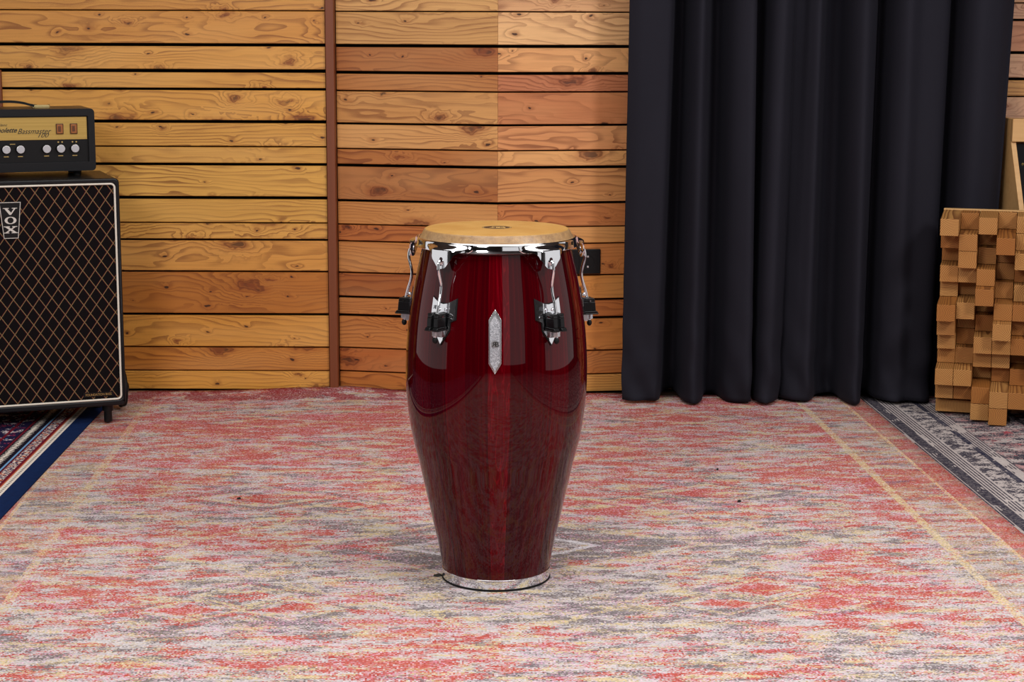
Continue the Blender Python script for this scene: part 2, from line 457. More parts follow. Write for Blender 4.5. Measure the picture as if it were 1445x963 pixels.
# the timber cladding: boards screwed to black battens
def cladding(name, P, Q, rows, cols, thick=.02, seed0=0.0):
    """boards between plan points P and Q; rows = (z0, z1), cols = plank colours"""
    P, Q = Vector((*P, 0)), Vector((*Q, 0)); L = (Q-P).length; d = (Q-P)/L; n = Vector((-d.y, d.x, 0))   # n points into the wall
    bm = bmesh.new()
    luv = bm.loops.layers.float_vector.new('board_uv'); lse = bm.loops.layers.float.new('board_seed'); lco = bm.loops.layers.float_color.new('board_colour')
    for k, ((z0, z1), c) in enumerate(zip(rows, cols)):
        e = .0018; prof = [(0, z0+e), (e, z0), (thick, z0), (thick, z1), (e, z1), (0, z1-e)]
        A = [bm.verts.new(P+n*t+Vector((0, 0, z))) for t, z in prof]; B = [bm.verts.new(Q+n*t+Vector((0, 0, z))) for t, z in prof]
        fs = [bm.faces.new((A[i], B[i], B[(i+1) % 6], A[(i+1) % 6])) for i in range(6)]
        fs += [bm.faces.new(A[::-1]), bm.faces.new(B)]
        sd = seed0+k*.6180339+.07*random.random(); cl = lin(c); off = random.uniform(0, 30)
        for f in fs:
            for l in f.loops:
                q = l.vert.co; l[luv] = ((q-P).dot(d)+off, q.z-z0+(q-P).dot(n), 0); l[lse] = sd % 1.0+k*.37; l[lco] = cl
    bmesh.ops.recalc_face_normals(bm, faces=bm.faces[:])
    me = bpy.data.meshes.new(name); bm.to_mesh(me); bm.free(); me.materials.append(M_boards)
    o = bpy.data.objects.new(name, me); COL.objects.link(o); return struct(o)
def rows_of(g):                       # g: board edges from the top down
    return [(g[i+1], g[i]) for i in range(0, len(g)-1, 2)]
UP = [2.70, 2.59, 2.583, 2.50, 2.49, 2.40, 2.393, 2.335, 2.325, 2.22, 2.215, 2.13, 2.12, 2.05, 2.045, 1.94, 1.93, 1.84, 1.835, 1.76, 1.75, 1.65, 1.645, 1.56, 1.55, 1.49, 1.485, 1.40, 1.39, 1.335, 1.33]
upc = [random.choice([(205, 150, 85), (190, 132, 72), (215, 160, 100), (180, 120, 62)]) for _ in range(15)]
gl = UP+[1.2348, 1.2313, 1.1306, 1.1206, 1.0493, 1.0381, .99, .9821, .8877, .8776, .8052, .8007, .7508, .7417, .6437, .6334, .5596, .5554, .506, .4991, .402, .3962, .2624, .2542, .1523, .1476, .0734, .0698, .010]
gm = UP+[1.234, 1.230, 1.1295, 1.1195, 1.0444, 1.035, .9836, .979, .8798, .873, .798, .7935, .747, .7374, .632, .624, .5526, .5487, .498, .4935, .395, .390, .316, .3085, .2565, .2478, .146, .1414, .0675, .063, .008]
cl_ = upc+[(206, 149, 74)]+[(210, 151, 76), (216, 159, 78), (215, 159, 76), (218, 161, 76), (218, 165, 80), (216, 165, 82), (222, 173, 86), (218, 169, 82), (222, 169, 86), (216, 157, 78), (186, 119, 50), (216, 155, 68), (200, 131, 54), (224, 163, 70)]
cm_ = upc+[(214, 168, 108)]+[(206, 160, 100), (170, 106, 56), (184, 122, 66), (204, 150, 88), (212, 158, 96), (182, 118, 62), (168, 104, 54), (200, 140, 78), (182, 110, 56), (194, 130, 68), (164, 96, 46), (190, 122, 62), (194, 126, 64), (180, 104, 50), (190, 118, 54)]
ci_ = upc+[(218, 170, 124)]+[(232, 186, 134), (224, 164, 108), (190, 122, 84), (196, 128, 82), (216, 152, 100), (222, 164, 104), (206, 146, 90), (196, 126, 72), (208, 148, 84), (198, 128, 68), (204, 138, 68), (188, 114, 58), (204, 134, 68), (188, 116, 56), (208, 152, 78)]
cladding('wall_back_left', (-3.25, 2.06), (-.598, 2.06), rows_of(gl), cl_, seed0=.11)
cladding('wall_back_center', (-.566, 2.10), (-.0478, 2.005), rows_of(gm), cm_, seed0=.31)
cladding('wall_back_inner', (-.0470, 2.005), (.62, 2.11), rows_of(gm), ci_, seed0=.53)
g4 = UP+[1.2677, 1.264, 1.2159, 1.209, 1.1138, 1.1049, 1.0305, 1.0215, .9723, .9679, .87, .862, .78, .775, .69, .68, .60, .595, .50, .49, .43, .425, .33, .32, .23, .22, .15, .145, .07, .065, .01]
c4_ = upc+[(196, 150, 120)]+[(204, 160, 132), (196, 140, 108), (206, 164, 138), (200, 152, 92), (208, 166, 140)]+[(200, 140, 90)]*10
cladding('wall_back_right', (.64, 2.11), (3.25, 2.06), rows_of(g4), c4_, seed0=.77)
def post(name, x0, x1, y0, y1, z0, z1):
    b = MB(); b.box(x0, x1, y0, y1, z0, z1); return struct(b.make(name, M_trim, bevel=.002))
post('trim_1', -.5955, -.5685, 2.048, 2.148, .004, 2.75)
post('trim_2', -1.652, -1.6285, 2.046, 2.0598, .004, 1.045)

# ------------------------------------------------------------------ rugs
def grid_rug(name, x0, x1, y0, y1, nx, ny, zf, mat, loc, rz, label, thick=.006, far=None):
    bm = bmesh.new(); V = []
    for j in range(ny+1):
        row = []
        for i in range(nx+1):
            x = x0+(x1-x0)*i/nx; ye = far(x) if far else y1
            y = y0+(ye-y0)*j/ny
            row.append(bm.verts.new((x, y, zf(x, y-ye+y1))))
        V.append(row)
    for j in range(ny):
        for i in range(nx): bm.faces.new((V[j][i], V[j][i+1], V[j+1][i+1], V[j+1][i]))
    me = bpy.data.meshes.new(name); bm.to_mesh(me); bm.free(); me.materials.append(mat)
    for p in me.polygons: p.use_smooth = True
    o = bpy.data.objects.new(name, me); COL.objects.link(o); o.location = loc; o.rotation_euler = (0, 0, rz)
    md = o.modifiers.new('Solid', 'SOLIDIFY'); md.thickness = thick; md.offset = -1
    return tag(o, label, 'rug')
def ripple(x, y):
    t = max(0.0, (y-1.84)/.19); t = t*t*(3-2*t) if t < 1 else 1
    h = .010*math.exp(-((x+.48)/.26)**2)+.002*math.sin(x*9)+.002
    return t*max(0.0, h)*min(1.0, max(0.0, (x+1.0)*6))
YAW = R(3.06)
def along_wall(x):       # the far edge butts against the cladding
    xw = x*math.cos(YAW)-2.0*math.sin(YAW)-.017
    P = [(-1.5, 2.055), (-.60, 2.055), (-.56, 2.093), (-.05, 1.999), (.10, 2.022), (.33, 2.04), (.42, 2.0), (1.4, 2.0)]
    for (a, ya), (b, yb) in zip(P, P[1:]):
        if a <= xw <= b: yw = ya+(yb-ya)*(xw-a)/(b-a); break
    else: yw = 2.0
    return (yw-.004-x*math.sin(YAW))/math.cos(YAW)
grid_rug('red_rug', -1.2455, 1.2455, -4.3, 2.03, 60, 160, ripple, rug_red(), (-.060+.0428, 0, .006), YAW, 'large faded red and cream patterned rug under the drum', .0055, along_wall)
grid_rug('navy_rug', -1.3, 0, -3.6, 1.98, 20, 60, lambda x, y: 0, rug_blue(), (-1.2225, 0, .0115), R(1.575), 'dark navy patterned rug with plain blue edge under the speaker cabinet', .005)
grid_rug('charcoal_rug', 0, 1.9, -3.6, 2.0, 20, 60, lambda x, y: 0, rug_grey(), (1.2315, 0, .0055), YAW, 'charcoal and pale distressed rug under the wooden block panel', .005)

# ------------------------------------------------------------------ conga drum
def conga():
    root = empty('conga_drum', (-.033, 0, .0065), 0, 'tall cherry red conga drum with tan head and chrome hardware standing on red rug', 'drum')
    prof = [(.1142, .012), (.1194, .0446), (.1278, .0876), (.1377, .1304), (.1472, .1731), (.1566, .2157), (.1660, .2581), (.1793, .3112), (.1872, .3595), (.1921, .4076), (.1936, .4555), (.1922, .5034), (.1885, .5512), (.1823, .5987), (.1736, .6465), (.1634, .6934), (.1545, .735)]
    H = [(z, r) for r, z in prof]
    def shr(z):
        if z <= H[0][0]: return H[0][1]
        for (z0, r0), (z1, r1) in zip(H, H[1:]):
            if z <= z1: return r0+(r1-r0)*(z-z0)/(z1-z0)
        return H[-1][1]
    sp = catmull(prof, 4)
    def shs(z):
        for (r0, z0), (r1, z1) in zip(sp, sp[1:]):
            if z0 <= z <= z1: return r0+(r1-r0)*(z-z0)/(z1-z0)
        return shr(z)
    def on_shell(phi, rf=shs):
        def fn(a, z, h):
            r = rf(z); p = phi+a/r; r += h
            return (r*math.sin(p), -r*math.cos(p), z)
        return fn
    # lacquered stave shell
    m = Mat('cherry_red_lacquer'); x, y, z = m.sep(m.coord())
    ang = x.m('ARCTAN2', y*-1.0)/(2*PI)*26.0+.35
    sid = ang.floor(); s1 = m.white(m.vec(sid, 3.0, 1.0)); fr = ang.fract()
    g = m.noise(m.vec(ang*9.0, z*2.2, sid*3.1), 1.0, 4, .6)
    g2 = m.noise(m.vec(ang*1.3+sid*5.0, z*3.0, 2.0), 1.0, 3, .5, 1.0)
    flame = ((g2*9.0).fract()-.5).abs().sm(.12, .0)
    c = m.mix(s1*.75+g*.26-.13, lin((46, 0, 4)), lin((84, 0, 8)))
    c = m.mix((g-.5).m('MULTIPLY', .6, clamp=True), c, lin((140, 3, 14)))
    c = m.mix(flame*s1.gt(.6)*.2, c, lin((160, 14, 30)))
    c = m.mix((fr-.5).abs().sm(.47, .5)*.3, c, lin((26, 0, 4)))
    m.set(Base_Color=c, Roughness=.5, Coat_Weight=1.0, Coat_Roughness=.02, Coat_IOR=1.37)
    m.p.inputs['Specular IOR Level'].default_value = .0
    wv = m.noise(m.vec(ang*2.0, z*2.0, 4.0), 1.0, 2)
    b = MB(); b.lathe([(r-.011, z) for r, z in reversed(sp)]+sp, 128, closed=True); b.make('shell', m.mat, root, auto=40)
    # chrome bottom ring with black rubber edge
    b = MB(); b.lathe([(.1145, .004), (.1168, .004), (.1171, .005), (.1171, .0240), (.1168, .0243), (.1145, .0243)], 128, closed=True)
    ring = b.make('bottom_ring', M_chrome, root, auto=35)
    for k in range(5):
        a = R(-164+k*72); b = MB(); b.cyl((.1168*math.sin(a), -.1168*math.cos(a), .015), (.1178*math.sin(a), -.1178*math.cos(a), .015), .0022, .0016, 12); b.make('screw', M_steel, ring, smooth=False)
    b = MB(); b.lathe([(.106, 0), (.1165, 0), (.1182, .0012), (.1182, .0035), (.1172, .0045), (.106, .0045)], 128, closed=True); b.make('rubber_edge', M_rubber, root, auto=35)
    # head
    m = Mat('tan_drum_skin'); x, y, z = m.sep(m.coord()); rr = (x*x+y*y).m('SQRT')
    n = m.noise(m.coord(), 9, 4, .6); n2 = m.noise(m.coord(), 1100, 2, .6); n3 = m.noise(m.coord(), 70, 4, .7)
    c = m.mix(n.sm(.3, .7), lin((176, 129, 62)), lin((192, 149, 82)))
    collar = rr.sm(.1495, .1525)
    side = m.mix(n3.sm(.3, .7), lin((124, 92, 62)), lin((160, 124, 82)))
    side = m.mix((n2-.5).m('MULTIPLY', 2.6, clamp=True), side, lin((214, 186, 140)))
    c = m.mix(collar, c, side); c = m.mix((n2-.55).m('MULTIPLY', 1.0, clamp=True), c, lin((240, 210, 150)))
    m.set(Base_Color=c, Roughness=.34); m.p.inputs['Specular IOR Level'].default_value = .6
    m.bump(n2+n3, .35, .0006)
    b = MB(); b.lathe([(0, .7622), (.10, .762), (.147, .7615), (.1505, .7608), (.1528, .7592), (.1545, .7565), (.1600, .7460), (.1618, .7425), (.1618, .738), (.152, .738)], 128)
    skin = b.make('drum_head', m.mat, root, auto=50)
    top = lambda a, z, h: (a, z, .7621+h)
    b = MB(); b.flat(circle(0, 0, .0315, n=48), h0=-.0002, h1=.0002, fn=top); lg = b.make('head_emblem', simple('dark_brown_print', (64, 40, 22), .5), skin)
    b = MB()
    b.text('B', .036, 0, -.0125, .0001, .0004, top, off=-.0006); b.text('R', .036, .0052, -.0125, .0001, .0004, top, mirror=True, off=-.0006)
    b.flat(circle(0, 0, .0300, n=48), [circle(0, 0, .0288, n=48)], .0001, .0004, fn=top)
    b.make('emblem_mark', simple('cream_print', (222, 182, 112), .5), lg)
    # chrome counter hoop with five ears
    b = MB()
    b.lathe([(.1625, .7400), (.1632, .7432), (.1652, .7446), (.1672, .7432), (.1682, .7400), (.1686, .7345), (.1694, .7300), (.1706, .7278), (.1712, .7262), (.1702, .7252), (.1684, .7258), (.1668, .7300), (.1650, .7380)], 128, closed=True)
    def on_hoop(phi):
        def fn(a, z, h):
            t = min(1.0, max(0.0, (.7435-z)/.013)); t = t*t*(3-2*t)
            q = min(1.0, max(0.0, (.060-abs(a))/.040)); q = q*q*(3-2*q)
            r = .1682+.0014*t+.0175*t*q+.0016*max(0.0, (.7300-z)/.036); p = phi+a/r; r += h
            return (r*math.sin(p), -r*math.cos(p), z)
        return fn
    ear = [(-.060, .7430), (-.058, .7330), (-.050, .7290), (-.036, .7268), (-.028, .7215), (-.024, .7130), (-.018, .7068), (-.013, .7000), (-.008, .6952), (0, .6935), (.008, .6952), (.013, .7000), (.018, .7068), (.024, .7130), (.028, .7215), (.036, .7268), (.050, .7290), (.058, .7330), (.060, .7430)]
    slot = [(.0042*math.cos(R(t)), .7135+.0042*math.sin(R(t))) for t in range(0, 181, 30)]+[(.0042*math.cos(R(t)), .7040+.0042*math.sin(R(t))) for t in range(180, 361, 30)]
    LUG = [R(a) for a in (-36, 36, 108, 180, -108)]
    for p in LUG:
        b.flat(ear, [slot], 0, .0024, step=.003, fn=on_hoop(p))
    b.make('hoop', M_chrome, root, auto=45)
    # tuning hardware
    path = catmull([(.1865, .7020), (.1905, .7085), (.1960, .7085), (.1985, .7000), (.1982, .6880), (.1935, .6700), (.1915, .6560), (.1945, .6400), (.2005, .6220), (.2060, .6000), (.2095, .5750), (.2105, .5500)], 5)
    plate = [(-.0285, .6320), (-.011, .6225), (0, .6205), (.011, .6225), (.0285, .6320), (.0295, .5905), (.0185, .5845), (.0180, .5680), (0, .5390), (-.0180, .5680), (-.0185, .5845), (-.0295, .5905)]
    gask = [(a*1.10, .5870+(z-.5870)*1.05-.0005) for a, z in plate]
    for p in LUG:
        def rz(r, t, z, p=p):   # radial, tangential, height
            return (r*math.sin(p)+t*math.cos(p), -r*math.cos(p)+t*math.sin(p), z)
        b = MB(); b.tube([rz(r, .002*math.sin((z-.55)*22), z) for r, z in path], .0033, 10); b.make('tuning_hook', M_chrome, root, smooth=True)
        b = MB(); b.flat(gask, h0=-.001, h1=.0022, step=.006, fn=on_shell(p)); b.make('gasket', M_rubber, root, auto=40)
        b = MB(); b.flat(plate, h0=.0015, h1=.0048, step=.006, fn=on_shell(p)); pl = b.make('lug_plate', M_chrome, root, bevel=.0009)
        b = MB()
        for s, bo in ((-1, 'R'), (1, 'B')):
            pass
        f = on_shell(p)
        b.text('B', .011, -.0200, .6090, .0047, .0053, f); b.text('R', .011, -.0184, .6090, .0047, .0053, f, mirror=True)
        b.make('engraved_mark', simple('dark_engraving', (70, 70, 76), .4, .6), pl)
        # black clamp: two flared lobes either side of the hook
        b = MB()
        for s in (-1, 1):
            for z0, z1, ro0, ro1, w in ((.6015, .6045, .2175, .2155, .0118), (.5960, .6015, .2190, .2175, .0102), (.5765, .5960, .2205, .2185, .0108), (.5720, .5765, .2255, .2220, .0128), (.5688, .5720, .2255, .2265, .0134)):
                t0, t1 = s*.0032, s*(.0032+w)
                b.hull8([rz(r, t, z) for z, ro in ((z0, ro0), (z1, ro1)) for r in (.193, ro) for t in ((t0, t1) if s > 0 else (t1, t0))])
        b.make('clamp', M_black, root, bevel=.0014)
        b = MB(); b.hull8([rz(r, t, z) for z in (.573, .6055) for r in (.186, .203) for t in (-.004, .004)])
        for zz in (.5985,): b.cyl(rz(.206, -.0175, zz), rz(.206, .0175, zz), .0020, seg=10)
        b.ball(rz(.197, 0, .6115), .0042); b.make('clamp_core', M_chrome, root, auto=40)
        b = MB(); b.cyl(rz(.2105, 0, .569), rz(.2105, 0, .5575), .0078, seg=6); b.hull8([rz(r, t, z) for z in (.5545, .569) for r in (.190, .203) for t in (-.0110, .0110)]); b.make('nut', M_steel, root, bevel=.001)
        b = MB(); b.ball(rz(.2105, 0, .549), .0056, 1.25); b.make('end_cap', M_rubber, root, smooth=True)
    # badge
    f = on_shell(R(-.4))
    def hexa(w, z0, z1, t): return [(0, z1), (w, z1-t), (w, z0+t), (0, z0), (-w, z0+t), (-w, z1-t)]
    b = MB(); b.flat(hexa(.0128, .4835, .6155, .0215), [hexa(.0100, .4905, .6060, .0180)], -.001, .0034, step=.006, fn=f); bd = b.make('badge', Mat('satin_chrome').set(Base_Color=(.9, .9, .92, 1), Metallic=1.0, Roughness=.22).mat, root, bevel=.0012)
    m = Mat('silver_glitter'); w = m.voro(m.coord(), 900)
    m.set(Base_Color=m.mix(w[1], lin((120, 124, 134)), lin((232, 234, 240))), Metallic=.55, Roughness=.35); m.bump(w[2], .9, .002)
    b = MB(); b.flat(hexa(.0101, .4903, .6062, .0182), h0=.0005, h1=.0022, step=.006, fn=f); b.make('badge_inlay', m.mat, bd, auto=30)
    b = MB(); b.flat(circle(0, .545, .0078), h0=.0018, h1=.0027, fn=f, step=.006); b.make('badge_boss', M_steel, bd)
    b = MB(); b.text('B', .0135, .0, .5402, .0026, .0032, f, off=.0002); b.text('R', .0135, .0022, .5402, .0026, .0032, f, mirror=True, off=.0002); b.make('badge_mark', M_ink, bd)
    return root
conga()

# ------------------------------------------------------------------ speaker cabinet and amplifier head
TH = R(21)
def amp_loc(u, d, z=0.0):      # along the front (0 = right corner), back from the front
    return (-1.153+u*math.cos(TH)-d*math.sin(TH), 1.531+u*math.sin(TH)+d*math.cos(TH), z)
m = Mat('black_vinyl_covering'); n = m.noise(m.coord(), 260, 3, .6); n2 = m.noise(m.coord(), 22, 4, .7)
m.set(Base_Color=m.mix((n2-.68).m('MULTIPLY', 5.0, clamp=True)*.35, lin((10, 11, 15)), lin((120, 112, 104))), Roughness=.33); m.p.inputs['Specular IOR Level'].default_value = .35; m.bump(n, .35, .0006)
M_vinyl = m.mat
m = Mat('diamond_grille_cloth'); x, y, z = m.sep(m.coord())
p = x/.0365; q = z/.0515; n = m.noise(m.coord(), 500, 2)
def near(e, w): return (e.fract()-.5).abs().lt(w)
l1 = near(p+q, .027); l2 = near(p-q, .027); r1 = near(p+q+.05, .022); r2 = near(p-q+.05, .022)
alt = ((q*1.0).fract()-.5).abs().lt(.25)
c = m.mix(n, lin((10, 7, 8)), lin((20, 15, 17)))
c = m.mix(r1.max(r2)*.7, c, lin((110, 34, 46))); c = m.mix(l1.max(l2)*.8, c, lin((138, 118, 78)))
m.p.inputs['Specular IOR Level'].default_value = .08
m.set(Base_Color=c, Roughness=.85); m.bump(n+l1.max(l2), .5, .001)
M_grille = m.mat

def cabinet():
    Wd, Dp = .70, .30
    o = empty('speaker_cabinet', amp_loc(-Wd/2, Dp/2, .0115), TH, 'black bass speaker cabinet with diamond grille cloth and cream piping on navy rug', 'speaker cabinet')
    zo = -.0115
    hw = Wd/2; y0, y1 = -Dp/2, Dp/2
    F = lambda u: u+hw     # u measured from the right front corner
    b = MB(); b.flat(rrect(-hw, hw, .066+zo, .7445+zo, .014), h0=0, h1=Dp-.02, fn=lambda a, z, h: (a, y0+.02+h, z))
    b.make('body', M_vinyl, o, bevel=.004)
    b = MB(); b.flat(rrect(-hw, hw, .066+zo, .7445+zo, .014), [rrect(-hw+.011, hw-.011, .083+zo, .7305+zo, .013)], 0, .03, fn=lambda a, z, h: (a, y0+h, z))
    b.make('front_frame', M_vinyl, o, bevel=.005, seg=3)
    b = MB(); lo = rrect(-hw+.0135, hw-.0135, .0855+zo, .728+zo, .012, 8)
    lo = [(a, y0+.004, z) for a, z in lo]; b.tube(lo+[lo[0], lo[1]], .0032, 8); b.make('piping', M_cream, o, smooth=True)
    b = MB(); b.box(-hw+.009, hw-.009, y0+.009, y0+.021, .080+zo, .733+zo); b.make('grille_cloth', M_grille, o)
    # badge
    f = flatfn(y0+.009); cx = F(-.3130)
    bp = [(cx-.0305, .6825+zo), (cx+.0305, .6825+zo), (cx+.0205, .5775+zo), (cx-.0205, .5775+zo)]
    bi = [(cx-.0285, .6808+zo), (cx+.0285, .6808+zo), (cx+.0190, .5792+zo), (cx-.0190, .5792+zo)]
    b = MB(); b.flat(bp, h0=0, h1=.004, fn=f); lg = b.make('badge', M_black, o)
    b = MB(); b.flat(bp, [bi], .0038, .005, fn=f); b.make('badge_rim', M_white, lg)
    def glyph(pts, cz, w, h, holes=()):
        k = lambda L: [(cx+a*w, cz+zo+t*h) for a, t in L]
        b.flat(k(pts), [k(x) for x in holes], .004, .0055, fn=f)
    b = MB()
    glyph([(-.5, .5), (-.08, .5), (-.08, .4), (-.2, .4), (.07, -.2), (.26, .4), (.12, .4), (.12, .5), (.5, .5), (.5, .4), (.38, .4), (.06, -.5), (-.06, -.5), (-.4, .4), (-.5, .4)], .6560, .040, .020)
    glyph(circle(0, 0, .46, .5, 28), .6300, .036, .021, [circle(0, 0, .24, .40, 28)])
    glyph([(-.5, .5), (-.06, .5), (-.06, .4), (-.16, .4), (.02, .14), (.2, .4), (.1, .4), (.1, .5), (.46, .5), (.46, .4), (.34, .4), (.1, .05), (.4, -.4), (.5, -.4), (.5, -.5), (.04, -.5), (.04, -.4), (.16, -.4), (-.04, -.12), (-.24, -.4), (-.12, -.4), (-.12, -.5), (-.5, -.5), (-.5, -.4), (-.38, -.4), (-.12, -.02), (-.4, .4), (-.5, .4)], .6030, .040, .020)
    b.make('badge_lettering', M_white, lg)
    b = MB(); b.box(F(-.124), F(-.036), y0+.0065, y0+.0095, .0955+zo, .1085+zo); pl = b.make('name_strip', M_black, o)
    b = MB(); b.text('FOUNDATION BASS', .0098, F(-.080), .0985+zo, 0, .0006, flatfn(y0+.0064), align='CENTER', sx=.86); b.make('strip_lettering', M_gold, pl)
    for s in (F(-.0495), F(-.65)):
        for yy in (y0+.038, y1-.04):
            b = MB(); b.cyl((s, yy, 0), (s, yy, .034), .0125, .012, 18); b.cyl((s, yy, .034), (s, yy, .068+zo), .0165, .0165, 18); ft = b.make('foot', M_black, o, auto=40)
    for s, x in ((1, hw), (-1, -hw)):
        yy = y0+.225
        b = MB(); b.cyl((x, yy, .068), (x+s*.012, yy, .068), .030, .030, 24); b.cyl((x+s*.012, yy, .064), (x+s*.034, yy, .064), .0625, .058, 40); wl = b.make('wheel', M_rubber, o, bevel=.006, seg=3)
        b = MB(); b.cyl((x+s*.033, yy, .064), (x+s*.044, yy, .064), .022, .014, 24); b.make('hub_cap', M_black, wl, bevel=.003)
    for sx in (-1, 1):
        for (xx, zz) in ((sx*hw, .7445+zo),):
            pass
    return o
cabinet()

def amp_head():
    Wd, Dp = .52, .20; zb = .7455
    o = empty('amplifier_head', amp_loc(-.0505-Wd/2, .10+Dp/2, zb), TH, 'vintage black amplifier head with gold panel resting on the speaker cabinet', 'amplifier')
    hw = Wd/2; y0 = -Dp/2; Z = lambda z: z-zb; F = lambda u: u+.0365+hw
    z0, z1 = Z(.7605), Z(.9435)
    b = MB(); b.flat(rrect(-hw, hw, z0, z1, .012), h0=0, h1=Dp-.02, fn=lambda a, z, h: (a, y0+.02+h, z)); b.make('body', M_vinyl, o, bevel=.004)
    b = MB(); b.flat(rrect(-hw, hw, z0, z1, .012), [rrect(-hw+.019, hw-.019, Z(.787), Z(.9225), .003)], 0, .022, fn=lambda a, z, h: (a, y0+h, z)); b.make('front_frame', M_vinyl, o, bevel=.004, seg=3)
    m = Mat('brushed_gold_panel'); x, y, z = m.sep(m.coord()); n = m.noise(m.vec(x*3.0, y, z*500.0), 1.0, 3)
    m.set(Base_Color=m.mix(n, lin((160, 128, 62)), lin((206, 172, 98))), Metallic=.6, Roughness=.42)
    b = MB(); b.box(-hw+.015, hw-.0215, y0+.008, y0+.02, Z(.853), Z(.9195)); gp = b.make('gold_panel', m.mat, o, bevel=.0012)
    b = MB(); b.box(-hw+.015, hw-.015, y0+.010, y0+.021, Z(.785), Z(.926)); cp = b.make('control_panel', M_black, o)
    f = flatfn(y0+.008)
    b = MB(); b.text('Bassmaster', .0225, F(-.2595), Z(.8715), 0, .0006, f, shear=.45, sx=.92); b.text('100', .0175, F(-.2050), Z(.8605), 0, .0006, f, shear=.45, sx=1.25)
    b.text('Echolette', .0195, F(-.3350), Z(.8765), 0, .0006, f, shear=.55, sx=.98, off=.0004); b.text('Klemt', .011, F(-.315), Z(.8945), 0, .0006, f, shear=.5)
    b.make('panel_lettering', M_ink, gp)
    amber = simple('amber_lamp_lens', (150, 84, 24), .25, 0, .5)
    for u in (-.1375, -.0970):
        b = MB(); b.box(F(u)-.0105, F(u)+.0105, y0+.0035, y0+.009, Z(.8695), Z(.9000)); sw = b.make('rocker_switch', simple('brown_bezel', (74, 40, 16), .35), o, bevel=.001)
        b = MB(); b.box(F(u)-.0085, F(u)+.0085, y0+.002, y0+.005, Z(.8715), Z(.8980)); b.make('switch_lens', amber, sw, bevel=.001)
        b = MB(); b.box(F(u)-.0050, F(u)+.0030, y0+.0008, y0+.0025, Z(.8770), Z(.8930)); b.make('rocker', simple('brown_rocker', (92, 48, 16), .4), sw, bevel=.0008)
    yk = y0+.010
    for u in (-.2926, -.2524, -.1776, -.1369, -.0959, -.3725, -.4125):
        b = MB(); b.cyl((F(u), yk, Z(.8270)), (F(u), yk-.014, Z(.8270)), .0142, .0125, 32); kb = b.make('knob', M_black, o, bevel=.0012)
        b = MB(); b.cyl((F(u), yk-.006, Z(.8270)), (F(u), yk-.0165, Z(.8270)), .0126, .0120, 32); b.make('knob_cap', M_steel, kb, bevel=.0012)
    fl = flatfn(yk)
    def mark(pts):
        b = MB(); b.flat(pts, h0=-.0002, h1=.0004, fn=fl); b.make('control_mark', M_gold, cp)
    def bar(x0, x1, za, zc): mark([(x0, za), (x1, za), (x1, zc), (x0, zc)])
    for u in (-.2926, -.2524, -.1776, -.1369, -.0959): bar(F(u)-.007, F(u)+.007, Z(.8045), Z(.8070))
    for u in (-.1369, -.0959):
        for t in (-1, 1): mark(circle(F(u)+t*.0055, Z(.8460), .0024, n=10))
    bar(F(-.281), F(-.266), Z(.8410), Z(.8430))
    for sx in (-1, 1):
        for sy in (-1, 1):
            b = MB(); b.cyl((sx*(hw-.05), sy*(Dp/2-.04), 0), (sx*(hw-.05), sy*(Dp/2-.04), z0+.001), .011, .013, 16); b.make('foot', M_rubber, o)
    # carrying handle
    ux = F(-.185); pts = catmull([(ux-.165, 0, z1+.006), (ux-.15, 0, z1+.012), (ux-.12, 0, z1+.018), (ux-.08, 0, z1+.019), (ux-.045, 0, z1+.015), (ux-.02, 0, z1+.008), (ux+.01, 0, z1+.004)], 4)
    b = MB()
    for p, q in zip(pts, pts[1:]):
        b.hull8([(p[0], -.012, p[2]-.004), (q[0], -.012, q[2]-.004), (p[0], .012, p[2]-.003), (q[0], .012, q[2]-.003), (p[0], -.012, p[2]+.003), (q[0], -.012, q[2]+.003), (p[0], .012, p[2]+.003), (q[0], .012, q[2]+.003)])
    b.b.verts.ensure_lookup_table(); bmesh.ops.remove_doubles(b.b, verts=b.b.verts[:], dist=1e-5)
    b.make('handle_strap', M_rubber, o)
    for s in (0, -1):
        c = ux+.008 if s == 0 else ux-.165
        b = MB(); b.box(c-.022, c+.022, -.014, .014, z1-.001, z1+.0085); b.box(c-.026, c-.021, -.010, .010, z1-.001, z1+.0115); b.box(c+.021, c+.025, -.010, .010, z1-.001, z1+.0105); b.make('handle_bracket', simple('brass_plate', (206, 184, 128), .3, .7), o, bevel=.002)
    return o
amp_head()

